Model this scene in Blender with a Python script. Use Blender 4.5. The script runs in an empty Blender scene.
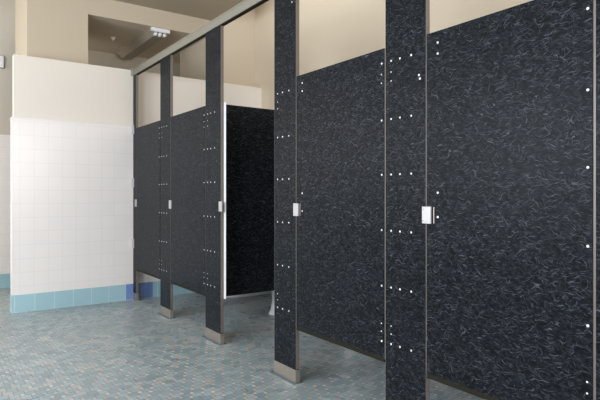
import bpy, bmesh, math, random
from mathutils import Vector, Matrix
random.seed(5)
sc = bpy.context.scene
C = sc.collection

# ------------------------------------------------------------------ camera
TH = math.atan(370 / 523)
cam = bpy.data.cameras.new('camera'); camo = bpy.data.objects.new('camera', cam); C.objects.link(camo)
camo.location = (0, -1.6906, 1.07)
camo.rotation_euler = Vector((-math.cos(TH), math.sin(TH), 0)).to_track_quat('-Z', 'Y').to_euler()
cam.lens = 523 / 600 * 36; cam.sensor_width = 36; cam.shift_y = -5.5 / 600
cam.clip_start = 0.02
sc.camera = camo

# ------------------------------------------------------------------ world, daylight, added fills, exposure
w = bpy.data.worlds.new('sky'); sc.world = w; w.use_nodes = True
w.node_tree.nodes['Background'].inputs[0].default_value = (0.72, 0.84, 1.0, 1)
w.node_tree.nodes['Background'].inputs[1].default_value = 1.6

def area_lamp(name, loc, direction, sx, sy, power, col):
    l = bpy.data.lights.new(name, 'AREA'); l.shape = 'RECTANGLE'; l.size = sx; l.size_y = sy
    l.energy = power; l.color = col
    o = bpy.data.objects.new(name, l); C.objects.link(o); o.location = loc
    o.rotation_euler = Vector(direction).to_track_quat('-Z', 'Y').to_euler()
    return o
area_lamp('daylight_right', (2.93, -0.08, 1.9), (-1, 0, 0.0), 2.7, 1.8, 90, (1.0, 0.96, 0.93))
area_lamp('daylight_front', (-0.45, -4.08, 1.65), (0, 1, 0.0), 1.9, 1.5, 85, (0.78, 0.88, 1.0))
area_lamp('daylight_front', (-3.35, -4.08, 1.65), (0, 1, 0.0), 1.9, 1.5, 75, (0.84, 0.91, 1.0))
area_lamp('fill_passage', (-6.2, -4.08, 1.9), (0, 1, 0.1), 0.9, 1.6, 28, (1.0, 0.97, 0.92))  # unseen fill lamp added to brighten the passage and soffit
area_lamp('fill_stalls', (-2.6, 1.27, 3.56), (0, -0.12, -1), 5.2, 0.42, 13, (0.93, 0.96, 1.0))  # added overhead fill to brighten the stall interiors; no skylight is built
sc.view_settings.view_transform = 'Standard'; sc.view_settings.look = 'None'
sc.view_settings.gamma = 1; sc.view_settings.use_curve_mapping = False
sc.view_settings.exposure = 0.55
sc.cycles.use_denoising = True
sc.cycles.max_bounces = 10; sc.cycles.diffuse_bounces = 6
sc.cycles.sample_clamp_indirect = 8

# ------------------------------------------------------------------ materials
def new_mat(name):
    m = bpy.data.materials.new(name); m.use_nodes = True
    return m, m.node_tree.nodes, m.node_tree.links, m.node_tree.nodes['Principled BSDF']
def sv(nt_in, v): nt_in.default_value = v
class NB:
    """small node builder"""
    def __init__(s, m): s.n = m.node_tree.nodes; s.l = m.node_tree.links
    def plug(s, inp, v):
        if hasattr(v, 'is_output'): s.l.new(v, inp)
        elif v is not None: inp.default_value = v
    def m(s, op, a, b=None, c=None):
        n = s.n.new('ShaderNodeMath'); n.operation = op
        s.plug(n.inputs[0], a)
        if b is not None: s.plug(n.inputs[1], b)
        if c is not None: s.plug(n.inputs[2], c)
        return n.outputs[0]
    def mix(s, f, a, b):
        n = s.n.new('ShaderNodeMix'); n.data_type = 'RGBA'
        s.plug(n.inputs[0], f); s.plug(n.inputs[6], a); s.plug(n.inputs[7], b)
        return n.outputs[2]
    def coord(s, kind='Object', scale=(1, 1, 1), loc=(0, 0, 0)):
        t = s.n.new('ShaderNodeTexCoord'); mp = s.n.new('ShaderNodeMapping')
        s.l.new(t.outputs[kind], mp.inputs[0]); mp.inputs['Scale'].default_value = scale
        mp.inputs['Location'].default_value = loc
        return mp.outputs[0]
    def geo(s):
        return s.n.new('ShaderNodeNewGeometry').outputs['Position']
    def sep(s, v):
        n = s.n.new('ShaderNodeSeparateXYZ'); s.l.new(v, n.inputs[0]); return n.outputs
    def comb(s, x, y, z=0.0):
        n = s.n.new('ShaderNodeCombineXYZ'); s.plug(n.inputs[0], x); s.plug(n.inputs[1], y); s.plug(n.inputs[2], z)
        return n.outputs[0]
    def noise(s, v, scale, detail=2.0, rough=0.5, dist=0.0):
        n = s.n.new('ShaderNodeTexNoise'); s.l.new(v, n.inputs['Vector'])
        n.inputs['Scale'].default_value = scale; n.inputs['Detail'].default_value = detail
        n.inputs['Roughness'].default_value = rough; n.inputs['Distortion'].default_value = dist
        return n.outputs['Fac']
    def white(s, v):
        n = s.n.new('ShaderNodeTexWhiteNoise'); n.noise_dimensions = '3D'; s.l.new(v, n.inputs['Vector'])
        return n.outputs['Value']
    def ramp(s, f, a, b, lo=0.0, hi=1.0):
        n = s.n.new('ShaderNodeMapRange'); n.interpolation_type = 'SMOOTHSTEP'
        s.plug(n.inputs[0], f); n.inputs[1].default_value = a; n.inputs[2].default_value = b
        n.inputs[3].default_value = lo; n.inputs[4].default_value = hi
        return n.outputs[0]
    def bump(s, h, strength, dist=0.002):
        n = s.n.new('ShaderNodeBump'); s.l.new(h, n.inputs['Height'])
        n.inputs['Strength'].default_value = strength; n.inputs['Distance'].default_value = dist
        return n.outputs[0]

def paint(name, col, rough=0.6, var=0.06):
    m, n, l, b = new_mat(name); k = NB(m)
    f = k.noise(k.geo(), 1.3, 3)
    dark = tuple(c * (1 - var) for c in col) + (1,)
    l.new(k.mix(f, dark, tuple(col) + (1,)), b.inputs['Base Color'])
    b.inputs['Roughness'].default_value = rough
    l.new(k.bump(k.noise(k.geo(), 60, 2), 0.08), b.inputs['Normal'])
    return m
def metal(name, col, rough, metallic=1.0, scale=(4, 4, 120)):
    m, n, l, b = new_mat(name); k = NB(m)
    v = k.coord('Object', scale)
    f = k.noise(v, 3, 2)
    l.new(k.mix(f, tuple(c * 0.78 for c in col) + (1,), tuple(col) + (1,)), b.inputs['Base Color'])
    b.inputs['Metallic'].default_value = metallic
    l.new(k.ramp(f, 0.2, 0.8, rough * 0.8, rough * 1.2), b.inputs['Roughness'])
    return m
def laminate():
    m, n, l, b = new_mat('black_fibre_laminate'); k = NB(m)
    info = n.new('ShaderNodeObjectInfo')
    seed = k.m('MULTIPLY', info.outputs['Random'], 40.0)
    v0 = k.geo()
    s = k.sep(v0)
    v = k.comb(k.m('ADD', s[0], seed), k.m('ADD', s[1], seed), k.m('MULTIPLY', s[2], 1.75))
    wa = k.m('MULTIPLY', k.m('SUBTRACT', k.noise(v, 17, 1.5), 0.5), 0.045)
    wb = k.m('MULTIPLY', k.m('SUBTRACT', k.noise(k.comb(s[2], k.m('ADD', s[0], seed), s[1]), 19, 1.5), 0.5), 0.045)
    hu = k.m('ADD', k.m('ADD', k.m('ADD', s[0], s[1]), seed), wa)
    hv = k.m('ADD', s[2], wb)
    f = None
    for ang, su, sv_, lo, amp in ((8, 29, 390, .735, 1.0), (-32, 33, 400, .745, .85), (38, 33, 400, .75, .8), (98, 42, 400, .76, .6), (-12, 42, 460, .70, .4)):
        ca, sa = math.cos(math.radians(ang)), math.sin(math.radians(ang))
        u2 = k.m('ADD', k.m('MULTIPLY', hu, ca * su), k.m('MULTIPLY', hv, sa * su))
        v2 = k.m('SUBTRACT', k.m('MULTIPLY', hv, ca * sv_), k.m('MULTIPLY', hu, sa * sv_))
        q = k.m('MULTIPLY', k.ramp(k.noise(k.comb(u2, v2, ang * 1.7), 1.0, 0.0), lo, lo + .06), amp)
        f = q if f is None else k.m('MAXIMUM', f, q)
    mott = k.noise(v, 70, 2)
    base = k.mix(k.ramp(mott, 0.35, 0.75), (0.0038, 0.0046, 0.0058, 1), (0.0155, 0.018, 0.0225, 1))
    l.new(k.mix(k.m('MULTIPLY', f, 0.52), base, (0.15, 0.165, 0.19, 1)), b.inputs['Base Color'])
    b.inputs['Roughness'].default_value = 0.36
    b.inputs['Specular IOR Level'].default_value = 0.075
    l.new(k.bump(k.noise(v0, 160, 1), 0.10, 0.001), b.inputs['Normal'])
    return m
def floor_mat():
    m, n, l, b = new_mat('floor_mosaic'); k = NB(m)
    S = 0.025
    s = k.sep(k.geo())
    gx = k.m('DIVIDE', k.m('ADD', s[0], 20.0), S); gy = k.m('DIVIDE', k.m('ADD', s[1], 20.0), S)
    i = k.m('FLOOR', gx); j = k.m('FLOOR', gy)
    fx = k.m('SUBTRACT', gx, i); fy = k.m('SUBTRACT', gy, j)
    kk = k.m('MODULO', k.m('ADD', i, k.m('MULTIPLY', j, 2.0)), 5.0)
    def eq(v_): return k.m('COMPARE', kk, v_, 0.3)
    k0, k1, k2, k3, k4 = [eq(float(q)) for q in range(5)]
    k24 = k.m('ADD', k2, k4); k34 = k.m('ADD', k3, k4); k13 = k.m('ADD', k1, k3); k12 = k.m('ADD', k1, k2)
    oi = k.m('SUBTRACT', i, k24); oj = k.m('SUBTRACT', j, k34)
    G = 0.07
    gl = k.m('MULTIPLY', k.m('LESS_THAN', fx, G), k.m('SUBTRACT', 1.0, k24))
    gr = k.m('MULTIPLY', k.m('GREATER_THAN', fx, 1 - G), k.m('SUBTRACT', 1.0, k13))
    gb = k.m('MULTIPLY', k.m('LESS_THAN', fy, G), k.m('SUBTRACT', 1.0, k34))
    gt = k.m('MULTIPLY', k.m('GREATER_THAN', fy, 1 - G), k.m('SUBTRACT', 1.0, k12))
    grout = k.m('MAXIMUM', k.m('MAXIMUM', gl, gr), k.m('MAXIMUM', gb, gt))
    h1 = k.white(k.comb(oi, oj, 0.0)); h2 = k.white(k.comb(oi, oj, 7.0))
    blue = k.mix(h1, (0.235, 0.32, 0.35, 1), (0.40, 0.48, 0.50, 1))
    blue = k.mix(k.m('GREATER_THAN', h2, 0.90), blue, (0.46, 0.47, 0.45, 1))
    cream = k.mix(h1, (0.50, 0.43, 0.38, 1), (0.74, 0.66, 0.59, 1))
    small = k.mix(k.m('GREATER_THAN', h2, 0.22), blue, cream)
    col = k.mix(k0, blue, small)
    col = k.mix(grout, col, (0.16, 0.17, 0.17, 1))
    big = k.noise(k.geo(), 1.6, 3)
    col = k.mix(k.ramp(big, 0.3, 0.7, 0.0, 0.25), col, (0.25, 0.28, 0.29, 1))
    l.new(col, b.inputs['Base Color'])
    l.new(k.ramp(k.noise(k.geo(), 9, 3), 0.3, 0.7, 0.26, 0.42), b.inputs['Roughness'])
    l.new(k.bump(k.m('SUBTRACT', 1.0, grout), 0.35, 0.001), b.inputs['Normal'])
    return m
def tile_mat(name, S, ph_h, ph_z, col, grout_col, axis, rough=0.12, accent=None, zscale=None, var=0.95):
    """square glazed tiles; axis 'y' for faces along y, 'x' for faces along x"""
    m, n, l, b = new_mat(name); k = NB(m)
    s = k.sep(k.geo())
    hc = s[1] if axis == 'y' else s[0]
    gx = k.m('DIVIDE', k.m('ADD', hc, 200 * S - ph_h), S)
    gz = k.m('DIVIDE', k.m('ADD', s[2], 10 * (zscale or S) - ph_z), zscale or S)
    i = k.m('FLOOR', gx); j = k.m('FLOOR', gz)
    fx = k.m('ABSOLUTE', k.m('SUBTRACT', k.m('SUBTRACT', gx, i), 0.5))
    fz = k.m('ABSOLUTE', k.m('SUBTRACT', k.m('SUBTRACT', gz, j), 0.5))
    g = k.m('MAXIMUM', k.m('GREATER_THAN', fx, 0.487), k.m('GREATER_THAN', fz, 0.487))
    h = k.white(k.comb(i, j, 3.0))
    c = k.mix(h, tuple(q * var for q in col) + (1,), tuple(col) + (1,))
    if accent:
        a = k.m('MULTIPLY', k.m('GREATER_THAN', hc, accent[0]), k.m('LESS_THAN', hc, accent[1]))
        c = k.mix(a, c, tuple(accent[2]) + (1,))
    l.new(k.mix(g, c, tuple(grout_col) + (1,)), b.inputs['Base Color'])
    b.inputs['Roughness'].default_value = rough; b.inputs['Specular IOR Level'].default_value = 0.32
    l.new(k.bump(k.m('ADD', k.m('SUBTRACT', 1.0, g), k.m('MULTIPLY', k.noise(k.geo(), 7, 1), 1.2)), 0.25, 0.002), b.inputs['Normal'])
    return m
def plain(name, col, rough=0.4, metallic=0.0, emis=None):
    m, n, l, b = new_mat(name); k = NB(m)
    f = k.noise(k.coord('Object'), 25, 2)
    l.new(k.mix(f, tuple(q * 0.92 for q in col) + (1,), tuple(col) + (1,)), b.inputs['Base Color'])
    b.inputs['Roughness'].default_value = rough; b.inputs['Metallic'].default_value = metallic
    return m

M_LAM = laminate()
M_FLOOR = floor_mat()
M_PAINT = paint('tan_wall_paint', (0.58, 0.49, 0.37))
M_PAINT_L = paint('light_tan_paint', (0.66, 0.565, 0.43))
M_FAR = paint('grey_tan_paint', (0.60, 0.545, 0.455))
M_CREAM = paint('cream_plaster', (0.82, 0.75, 0.665))
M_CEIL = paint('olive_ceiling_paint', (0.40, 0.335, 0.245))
M_SOFFIT = paint('pale_soffit_paint', (0.62, 0.53, 0.41))
M_WTILE = tile_mat('white_glazed_tile', 0.1195, -0.0691, 0.11, (0.86, 0.80, 0.765), (0.76, 0.72, 0.69), 'y', 0.22, zscale=0.125, var=0.985)
M_WTILE_X = tile_mat('white_glazed_tile_across', 0.1195, 0.0, 0.11, (0.86, 0.80, 0.765), (0.76, 0.72, 0.69), 'x', 0.22, zscale=0.125, var=0.985)
M_BTILE = tile_mat('blue_base_tile', 0.1655, -0.075, 0.0, (0.37, 0.565, 0.62), (0.60, 0.72, 0.75), 'y', 0.2, (-0.075, 0.206, (0.17, 0.26, 0.52)))
M_BTILE_X = tile_mat('blue_base_tile_across', 0.1655, 0.0, 0.0, (0.37, 0.565, 0.62), (0.60, 0.72, 0.75), 'x', 0.2)
M_STEEL = metal('brushed_stainless', (0.50, 0.445, 0.385), 0.36, 0.85)
M_ALU = metal('satin_anodised_aluminium', (0.37, 0.35, 0.295), 0.5, 0.55, (60, 4, 4))
M_EDGE = plain('beige_laminate_edge', (0.18, 0.155, 0.135), 0.4, 0.2)
M_BRIGHT = metal('bright_cast_aluminium', (0.58, 0.56, 0.56), 0.42, 0.35, (10, 10, 10))
M_RIVET = metal('polished_rivet', (0.95, 0.93, 0.92), 0.3, 0.45, (10, 10, 10))
M_WHITE = plain('white_enamel', (0.85, 0.85, 0.86), 0.35)
M_DARK = plain('dark_brown_core_edge_and_shade', (0.022, 0.019, 0.012), 0.6)  # trim core edges, and the painted shade strip under the rail
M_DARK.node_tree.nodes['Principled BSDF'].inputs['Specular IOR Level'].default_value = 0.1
M_GROOVE = plain('dark_slot', (0.05, 0.045, 0.045), 0.6)
M_CHINA = plain('white_china', (0.86, 0.86, 0.86), 0.12)
M_CHROME = metal('chrome', (0.9, 0.9, 0.9), 0.12, 1.0, (5, 5, 5))
M_SEAT = plain('black_toilet_seat', (0.03, 0.03, 0.03), 0.3)
M_GREYBR = plain('grey_brown_reflector', (0.33, 0.28, 0.21), 0.5)
M_LENS = plain('frosted_lamp_tube', (0.80, 0.80, 0.82), 0.3)
M_PAD = plain('bluish_mortar_patch', (0.12, 0.155, 0.19), 0.6)
mg, ng, lg, bg = new_mat('window_glass')
bg.inputs['Base Color'].default_value = (0.9, 0.95, 1, 1); bg.inputs['Roughness'].default_value = 0.02
bg.inputs['Alpha'].default_value = 0.12
M_GLASS = mg

# ------------------------------------------------------------------ mesh helpers
def box(bm, x0, x1, y0, y1, z0, z1, bev=0.0):
    r = bmesh.ops.create_cube(bm, size=1.0)
    for v in r['verts']:
        v.co = Vector((x0 + (v.co.x + .5) * (x1 - x0), y0 + (v.co.y + .5) * (y1 - y0), z0 + (v.co.z + .5) * (z1 - z0)))
    if bev > 0:
        es = {e for v in r['verts'] for e in v.link_edges}
        bmesh.ops.bevel(bm, geom=list(es), offset=bev, segments=2, affect='EDGES', profile=0.5)
def cyl(bm, p0, p1, r0, r1=None, seg=16):
    p0 = Vector(p0); p1 = Vector(p1); d = p1 - p0
    r1 = r0 if r1 is None else r1
    mt = Matrix.Translation((p0 + p1) / 2) @ d.to_track_quat('Z', 'Y').to_matrix().to_4x4()
    bmesh.ops.create_cone(bm, cap_ends=True, segments=seg, radius1=r0, radius2=r1, depth=d.length, matrix=mt)
def obj(name, bm, mat, parent=None, smooth=False):
    me = bpy.data.meshes.new(name)
    bmesh.ops.recalc_face_normals(bm, faces=bm.faces)
    bm.to_mesh(me); bm.free()
    me.materials.append(mat)
    if smooth:
        for p in me.polygons: p.use_smooth = True
    o = bpy.data.objects.new(name, me); C.objects.link(o)
    if parent: o.parent = parent
    return o
def boxobj(name, dims, mat, parent=None, bev=0.0):
    bm = bmesh.new(); box(bm, *dims, bev=bev); return obj(name, bm, mat, parent)
def struct(name, boxes, mat, parent=None, bev=0.0):
    bm = bmesh.new()
    for b in boxes: box(bm, *b, bev=bev)
    o = obj(name, bm, mat, parent)
    o['kind'] = 'structure'
    return o
def thing(name, label, cat, loc=(0, 0, 0), group=None):
    o = bpy.data.objects.new(name, None); C.objects.link(o); o.location = loc
    o.empty_display_size = 0.05
    o['label'] = label; o['category'] = cat
    if group: o['group'] = group
    return o
def tag(o, label, cat, group=None):
    o['label'] = label; o['category'] = cat
    if group: o['group'] = group
    return o

# ------------------------------------------------------------------ the room
XL = -5.34          # tiled face of the low left wall
YB = 1.533          # wall behind the stalls
struct('floor', [(-7.1, 3.1, -4.3, YB + .1, -0.1, 0.0)], M_FLOOR)
struct('wall_left', [(-5.45, XL - 0.015, -1.072, YB, 0, 2.34), (-5.504, -5.45, -0.945, YB, 0, 2.34)], M_CREAM)
struct('trim_1', [(-5.458, XL, -1.088, -1.0, 0.16, 1.755), (XL - 0.016, XL, -1.0, YB, 0.16, 1.755)], M_WTILE)
struct('trim_2', [(-5.462, XL + 0.004, -1.092, -1.0, 1.755, 1.772), (XL - 0.016, XL + 0.004, -1.0, YB, 1.755, 1.772)], M_WTILE, bev=0.003)
struct('baseboard_left', [(-5.462, XL + 0.004, -1.092, -1.0, 0, 0.16), (XL - 0.016, XL + 0.004, -1.0, YB, 0, 0.16)], M_BTILE)
# the thick wall above and behind the low tiled wall, with an opening under its header
struct('wall_upper_left', [(-6.33, -5.504, -0.945, -0.398, 0, 3.6), (-6.33, -5.504, 0.912, YB, 0, 3.6),
                           (-6.33, -5.504, -0.398, 0.912, 2.90, 3.6), (-5.508, -5.504, -0.398, 0.912, 2.878, 2.90)], M_PAINT)
struct('ceiling_passage', [(-6.87, -6.33, -0.80, YB, 2.878, 3.6), (-6.33, -5.508, -0.398, 0.912, 2.878, 2.90)], M_SOFFIT)
struct('wall_far_left', [(-7.05, -6.87, -4.3, YB, 0, 3.6)], M_FAR)
struct('trim_3', [(-6.87, -6.862, -4.2, YB, 0.16, 1.755)], M_WTILE)
struct('baseboard_far_left', [(-6.87, -6.858, -4.2, YB, 0, 0.16)], M_BTILE)
struct('wall_back', [(-7.05, 3.1, YB, YB + .15, 0, 3.7)], M_PAINT_L)
struct('trim_4', [(XL, 3.0, YB - 0.008, YB, 0.16, 1.6)], M_WTILE_X)
struct('baseboard_back', [(XL + .004, 3.0, YB - 0.012, YB, 0, 0.16)], M_BTILE_X)
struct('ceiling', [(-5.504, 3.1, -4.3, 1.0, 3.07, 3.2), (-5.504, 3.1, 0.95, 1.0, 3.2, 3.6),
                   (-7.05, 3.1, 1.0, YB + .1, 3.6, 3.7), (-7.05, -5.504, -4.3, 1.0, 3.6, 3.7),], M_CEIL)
# right wall and the wall behind the camera, both with daylight windows; the passage one is added for its fill
def wall_with_windows(name, axis, pos, thick, lo, hi, wins, z0, z1, H):
    bxs = []
    def b(a0, a1, c0, c1):
        if axis == 'x': bxs.append((a0, a1, pos - thick, pos, c0, c1))
        else: bxs.append((pos, pos + thick, a0, a1, c0, c1))
    edges = [lo] + [e for w_ in wins for e in w_] + [hi]
    for q in range(0, len(edges), 2): b(edges[q], edges[q + 1], 0, H)
    for a0, a1 in wins: b(a0, a1, 0, z0); b(a0, a1, z1, H)
    return struct(name, bxs, M_PAINT_L)
wn = 0
def window(axis, pos, a0, a1, z0, z1):
    global wn
    wn += 1
    bm = bmesh.new(); t = 0.05
    def b(p0, p1, c0, c1, d=0.03):
        if axis == 'x': box(bm, p0, p1, pos - d, pos + d, c0, c1)
        else: box(bm, pos - d, pos + d, p0, p1, c0, c1)
    b(a0, a0 + t, z0, z1); b(a1 - t, a1, z0, z1); b(a0 + t, a1 - t, z0, z0 + t); b(a0 + t, a1 - t, z1 - t, z1)
    mid = (a0 + a1) / 2
    b(mid - .02, mid + .02, z0 + t, z1 - t, 0.02); 
    fr = obj('window_%d' % wn, bm, M_WHITE); fr['kind'] = 'structure'
    if axis == 'x': d = (a0 + t, a1 - t, pos - .045, pos - .04, z0 + t, z1 - t)
    else: d = (pos + .04, pos + .045, a0 + t, a1 - t, z0 + t, z1 - t)
    boxobj('window_glass', d, M_GLASS, fr)
wall_with_windows('wall_front', 'x', -4.2, 0.15, -7.05, 3.1, [(-6.7, -5.7), (-4.35, -2.35), (-1.45, 0.55)], 0.9, 2.5, 3.6)
window('x', -4.28, -6.7, -5.7, 0.9, 2.5); window('x', -4.28, -4.35, -2.35, 0.9, 2.5); window('x', -4.28, -1.45, 0.55, 0.9, 2.5)  # first window is unseen, added to go with the passage fill
wall_with_windows('wall_right', 'y', 3.0, 0.15, -4.2, YB, [(-1.5, 1.35)], 0.95, 2.85, 3.6)
window('y', 3.08, -1.5, 1.35, 0.95, 2.85)

# ------------------------------------------------------------------ toilet compartments
Z0, Z1 = 0.318, 1.738       # door bottom and top
ZT = 2.277                  # top of the pilasters / underside of the rail
ROWS = [1.67, 1.409, 1.160, 0.907, 0.652, 0.398]
TK = 0.025
rivet_me = None
def rivet(parent, x, z, r=0.0048):
    global rivet_me
    if rivet_me is None:
        bm = bmesh.new()
        bmesh.ops.create_uvsphere(bm, u_segments=12, v_segments=8, radius=1.0)
        bmesh.ops.delete(bm, geom=[v for v in bm.verts if v.co.y > 0.05], context='VERTS')
        for v in bm.verts: v.co.y *= 0.55
        rivet_me = bpy.data.meshes.new('rivet'); bm.to_mesh(rivet_me); bm.free()
        rivet_me.materials.append(M_RIVET)
        for p in rivet_me.polygons: p.use_smooth = True
    o = bpy.data.objects.new('rivet', rivet_me); C.objects.link(o)
    o.parent = parent; o.location = (x - parent.location.x, 0 - parent.location.y, z); o.scale = (r, r, r)
    return o

def pilaster(xl, xr, label, rows=None, keeper=True, shoe=True, extra=()):
    xc = (xl + xr) / 2
    t = thing('pilaster', label, 'pilaster', (xc, 0, 0), 'narrow front pilasters of the compartments')
    hw = (xr - xl) / 2
    boxobj('panel', (-hw, hw, 0, TK, 0.012, ZT), M_LAM, t, bev=0.0015)
    # beige edge band down both sides
    boxobj('edge_band', (hw, hw + 0.0015, 0.001, TK - .001, 0.078, ZT - .002), M_EDGE, t)
    boxobj('edge_band', (-hw - 0.0015, -hw, 0.001, TK - .001, 0.078, ZT - .002), M_EDGE, t)
    bm = bmesh.new()
    e = 0.003
    box(bm, -hw - e, hw + e, -e, 0.0, 0, 0.075); box(bm, -hw - e, hw + e, TK, TK + e, 0, 0.075)
    box(bm, -hw - e, -hw - .0005, 0, TK, 0, 0.075); box(bm, hw + .0005, hw + e, 0, TK, 0, 0.075)
    if rows: boxobj('floor_pad', (-hw - 0.028, hw + 0.012, -0.022, TK + 0.02, 0.0003, 0.003), M_PAD, t)
    sh = obj('shoe', bm, M_STEEL, t)
    for sx in (-0.25, 0.15):
        bm = bmesh.new(); cyl(bm, (sx * hw * 2, -0.005, 0.055), (sx * hw * 2, -0.003, 0.055), 0.004)
        obj('screw', bm, M_BRIGHT, sh)
    if rows:
        for z in ROWS:
            for dx in rows: rivet(t, xl + dx, z)
        for z in (1.62, 1.58, 0.479, 0.443): rivet(t, xl + rows[0], z, 0.0033)
    for x, z in extra: rivet(t, x, z, 0.005)
    if keeper:
        boxobj('door_stop', (hw - 0.025, hw + 0.029, TK + 0.0005, TK + 0.004, Z0 + .008, Z1 - .012), M_WHITE, t)['label'] = 'white metal door stop strip'
        bm = bmesh.new()
        box(bm, hw - 0.012, hw + 0.034, -0.010, -0.0005, 0.949, 1.020, bev=0.002)
        kp = obj('latch_keeper', bm, M_BRIGHT, t)
        for zz in (0.961, 1.008):
            bm = bmesh.new(); cyl(bm, (hw - 0.006, -0.0115, zz), (hw - 0.006, -0.0095, zz), 0.0035, seg=10)
            obj('screw', bm, M_STEEL, kp)
    return t

def door(xl, xr, label, hooks=False, angle=0, drop=0.0, upper=True):
    t = thing('stall_door', label, 'door', (xr - 0.0065, 0.0, 0), 'black compartment doors')
    wdt = xr - xl
    bmx0, bmx1 = -(wdt - 0.012), -0.003
    boxobj('panel', (bmx0, bmx1, 0.0, TK, Z0 + .007, Z1), M_LAM, t, bev=0.0015)
    boxobj('bottom_trim', (bmx0, bmx1, 0.001, TK - 0.001, Z0 - .013, Z0 + .007), M_DARK, t)
    boxobj('hinge_strip', (-0.003, 0.0035, 0.004, TK - 0.004, Z0, Z1 - 0.002), M_EDGE, t)
    boxobj('edge_band', (bmx0 - 0.0015, bmx0, 0.001, TK - .001, Z0, Z1), M_EDGE, t)
    for z in ROWS: rivet(t, xr - 0.024, z - drop * (z - .9) / .75)
    for z in ((1.62, 1.58) if upper else ()) + (0.479, 0.443): rivet(t, xr - 0.026, z, 0.0033)
    if hooks:
        for z in (1.69, 1.645, 1.077, 0.978): rivet(t, xl + 0.064, z, 0.005)
        # narrow raised latch plate edge by the keeper
        boxobj('latch_plate', (bmx0 + 0.038, bmx0 + 0.042, -0.003, 0.0, 0.951, 1.018), M_STEEL, t)
    t.rotation_euler.z = angle
    return t

# measured left and right edges of the pilasters
WP = (XL + 0.006, -5.245)
P0 = (-4.565, -4.325)
P1 = (-3.620, -3.370)
P2 = (-2.657, -2.432)
P3 = (-1.717, -1.481)
P4 = (-0.797, -0.555)
R3 = [0.036, 0.090, 0.156]
wp = pilaster(*WP, 'slim black wall pilaster fixed to the white tiled wall at the far end')
for z in (1.73, 1.19, 0.572):
    bm = bmesh.new()
    box(bm, WP[0] - wp.location.x - 0.004, WP[0] - wp.location.x + 0.034, -0.006, -0.0005, z - .046, z + .046, bev=0.001)
    box(bm, WP[0] - wp.location.x - 0.004, WP[0] - wp.location.x - 0.0015, -0.014, -0.006, z - .046, z + .046)
    obj('wall_bracket', bm, M_BRIGHT, wp)
pilaster(*P0, 'dark pilaster second from the tiled wall, between the two closed far doors', R3)
pilaster(*P1, 'black pilaster on the left of the open doorway', R3)
pilaster(*P2, 'black pilaster on the right of the open doorway, full steel foot showing', R3, extra=((-2.469, 2.171),))
pilaster(*P3, 'black pilaster closest in full width, between the two big near doors', R3, extra=((-1.517, 1.576), (-1.512, 1.560)))
pilaster(*P4, 'thin sliver of black pilaster at the right border of the photo', R3, keeper=False)
g = 0.004
door(WP[1], P0[0], 'narrow closed door next to the white tiled wall, farthest of the doors')
door(P0[1], P1[0], 'closed greyish black door just left of the open doorway')
door(P2[1], P3[0], 'closed black speckled door directly right of the open doorway', True)
door(P3[1], P4[0], 'largest black speckled door, filling the right of the photo', True, drop=0.014, upper=False)
od = door(P1[1], P2[0], 'open black door swung inward, behind the pilaster right of the doorway', True)
od.location.x = P2[0] + 0.040; od.location.y = TK + 0.042
od.rotation_euler.z = -math.radians(91)

def partition(xc, label, channel=True):
    t = thing('partition', label, 'partition', (xc, 0, 0), 'black dividing partitions between the stalls')
    boxobj('panel', (-TK / 2, TK / 2, 0.032, YB - 0.016, Z0 + .006, Z1), M_LAM, t, bev=0.001)
    boxobj('bottom_trim', (-TK / 2 + .001, TK / 2 - .001, 0.034, YB - 0.018, Z0 - .004, Z0 + .006), M_DARK, t)
    bm = bmesh.new()
    e = 0.003
    box(bm, TK / 2, TK / 2 + e, TK + .005, 0.098, Z0 + .01, Z1 - .02)
    box(bm, -TK / 2 - e, -TK / 2, TK + .005, 0.098, Z0 + .01, Z1 - .02)
    box(bm, TK / 2 + e, TK / 2 + .035, TK + .005, TK + .009, Z0 + .01, Z1 - .02)
    box(bm, -TK / 2 - .035, -TK / 2 - e, TK + .005, TK + .009, Z0 + .01, Z1 - .02)
    obj('wall_channel', bm, M_ALU, t)
    bm = bmesh.new()
    box(bm, TK / 2, TK / 2 + e, YB - .06, YB - .014, Z0 + .01, Z1 - .02)
    box(bm, -TK / 2 - e, -TK / 2, YB - .06, YB - .014, Z0 + .01, Z1 - .02)
    obj('rear_channel', bm, M_WHITE, t)
    return t
partition(P0[0] + .125, 'black partition behind the pilaster between the two far closed doors')
partition(P1[0] + .125, 'dark speckled partition between stalls, seen through the open doorway')
partition(P2[0] + .120, 'black partition behind the pilaster right of the open doorway')
partition(P3[0] + .120, 'black partition hidden behind the wide pilaster between the near doors')
partition(P4[0] + .120, 'black partition behind the pilaster at the right border')

bm = bmesh.new()
box(bm, XL + .002, P4[1] + .02, -0.006, 0.034, ZT + .0005, 2.342, bev=0.003)
box(bm, XL + .002, P4[1] + .02, -0.010, -0.006, ZT + .0005, ZT + .010)
box(bm, XL + .002, P4[1] + .02, -0.010, -0.006, 2.332, 2.342)
hr = thing('head_rail', 'pale aluminium rail running along the tops of the black pilasters', 'rail', (0, 0, 0))
obj('rail_bar', bm, M_ALU, hr)
bm = bmesh.new(); box(bm, XL + .001, XL + .05, -0.022, 0.046, ZT + .001, 2.348, bev=0.003)
obj('end_bracket', bm, M_ALU, hr)
boxobj('painted_shadow_line', (XL + .05, P4[1] + .02, -0.004, 0.030, ZT + 0.0, ZT + .0006), M_DARK, hr)  # thin dark strip that paints the shadow line on the rail's underside

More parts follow.
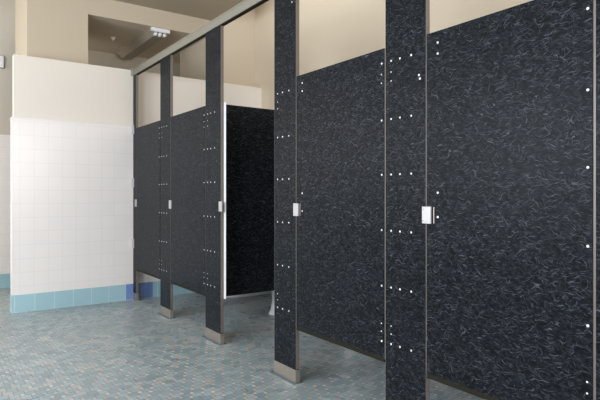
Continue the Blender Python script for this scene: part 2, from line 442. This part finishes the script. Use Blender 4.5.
# ------------------------------------------------------------------ toilets on the floor inside the stalls
def loft(name, rings, mat, parent, seg=28, cap0=True, cap1=True):
    bm = bmesh.new(); prev = None; first = None
    for (cx, cy, z, rx, ryf, ryb) in rings:
        vs = []
        for q in range(seg):
            a = 2 * math.pi * q / seg
            ry = ryf if math.sin(a) < 0 else ryb
            vs.append(bm.verts.new((cx + rx * math.cos(a), cy + ry * math.sin(a), z)))
        if prev:
            for q in range(seg): bm.faces.new((prev[q], prev[(q + 1) % seg], vs[(q + 1) % seg], vs[q]))
        else: first = vs
        prev = vs
    if cap0: bm.faces.new(first[::-1])
    if cap1: bm.faces.new(prev)
    return obj(name, bm, mat, parent, True)
def toilet(x, yf, label):
    t = thing('toilet', label, 'toilet', (x, yf, 0), 'white floor standing toilets')
    L = YB - 0.014 - yf
    loft('pedestal', [(0, .30, 0, .118, .30, .33), (0, .30, .012, .118, .30, .33), (0, .30, .03, .110, .285, .325), (0, .31, .12, .098, .275, .30),
                      (0, .31, .20, .105, .285, .28), (0, .29, .27, .140, .29, .26), (0, .27, .33, .172, .295, .26),
                      (0, .26, .375, .182, .295, .26), (0, .26, .385, .176, .29, .255), (0, .26, .386, .13, .235, .20),
                      (0, .27, .30, .10, .17, .15), (0, .29, .22, .05, .08, .08)], M_CHINA, t)
    bm = bmesh.new(); seg = 32
    rr = []
    for (k_, z) in ((1.0, .388), (1.0, .404), (.68, .404), (.68, .388)):
        vs = []
        for q in range(seg):
            a = 2 * math.pi * q / seg
            ry = .295 if math.sin(a) < 0 else .22
            if k_ < 1 and -math.sin(a) > .93: ry = .295
            vs.append(bm.verts.new((.18 * k_ * math.cos(a), .26 + ry * (k_ + .04 * (k_ < 1)) * math.sin(a), z)))
        rr.append(vs)
    for a_ in range(4):
        A, B = rr[a_], rr[(a_ + 1) % 4]
        for q in range(seg): bm.faces.new((A[q], A[(q + 1) % seg], B[(q + 1) % seg], B[q]))
    obj('seat', bm, M_SEAT, t)
    bm = bmesh.new()
    cyl(bm, (0, .47, .386), (0, .47, .78), .016); cyl(bm, (0, .47, .66), (0, .47, .80), .034, .030)
    cyl(bm, (0, .47, .72), (0, L, .72), .016); cyl(bm, (0, .47, .70), (0, .40, .685), .008)
    obj('flush_valve', bm, M_CHROME, t, True)
    return t
toilet(-4.90, 0.80, 'white toilet in the farthest stall, its foot a pale curve under the partitions')
toilet(-3.955, 0.775, 'white toilet in the second stall, a sliver of foot beside the pilaster')
toilet(-2.98, 0.80, 'white toilet inside the stall with the open door')

# ------------------------------------------------------------------ fluorescent batten under the header
t = thing('ceiling_light', 'fluorescent batten light under the header above the low tiled wall', 'light', (-6.15, 0.355, 2.878))
bm = bmesh.new(); box(bm, -0.62, 0.60, -0.095, 0.105, -0.034, -0.0005, bev=0.004); 
obj('housing', bm, M_GREYBR, t)
bm = bmesh.new()
vs = [(-.09, -.034), (.10, -.034), (.065, -.078), (-.055, -.078)]
A = [bm.verts.new((-.60, y, z)) for y, z in vs]; B = [bm.verts.new((.575, y, z)) for y, z in vs]
bm.faces.new(A); bm.faces.new(B[::-1])
for q in range(4): bm.faces.new((A[q], B[q], B[(q + 1) % 4], A[(q + 1) % 4]))
obj('diffuser', bm, M_GREYBR, t)
boxobj('end_plate', (0.60, 0.632, -0.100, 0.110, -0.040, -0.0005), M_WHITE, t, bev=0.003)
for yy in (-.045, .005, .055):
    bm = bmesh.new(); cyl(bm, (.577, yy, -.064), (.622, yy, -.062), .024 - abs(yy - .005) * .12, .019)
    obj('lamp_tube', bm, M_LENS, t, True)
t = thing('ceiling_sensor', 'small pale round fitting on the dark ceiling left of the batten light', 'sensor', (-6.16, 0.03, 2.878))
bm = bmesh.new(); cyl(bm, (0, 0, -.012), (0, 0, -.0005), .030, .034); obj('base', bm, M_WHITE, t, True)
bm = bmesh.new(); cyl(bm, (0, 0, -.035), (0, 0, -.012), .012, .018); obj('nozzle', bm, M_WHITE, t, True)

# pale framed box on the far left wall
t = thing('wall_box', 'small white box with a thin brown frame high on the far left wall', 'wall box', (-6.87, -1.03, 2.59))
boxobj('frame', (0.0005, .022, -.085, .034, -.076, .066), M_GREYBR, t, bev=0.003)
boxobj('cover', (.022, .036, -.079, .028, -.070, .060), M_WHITE, t, bev=0.004)
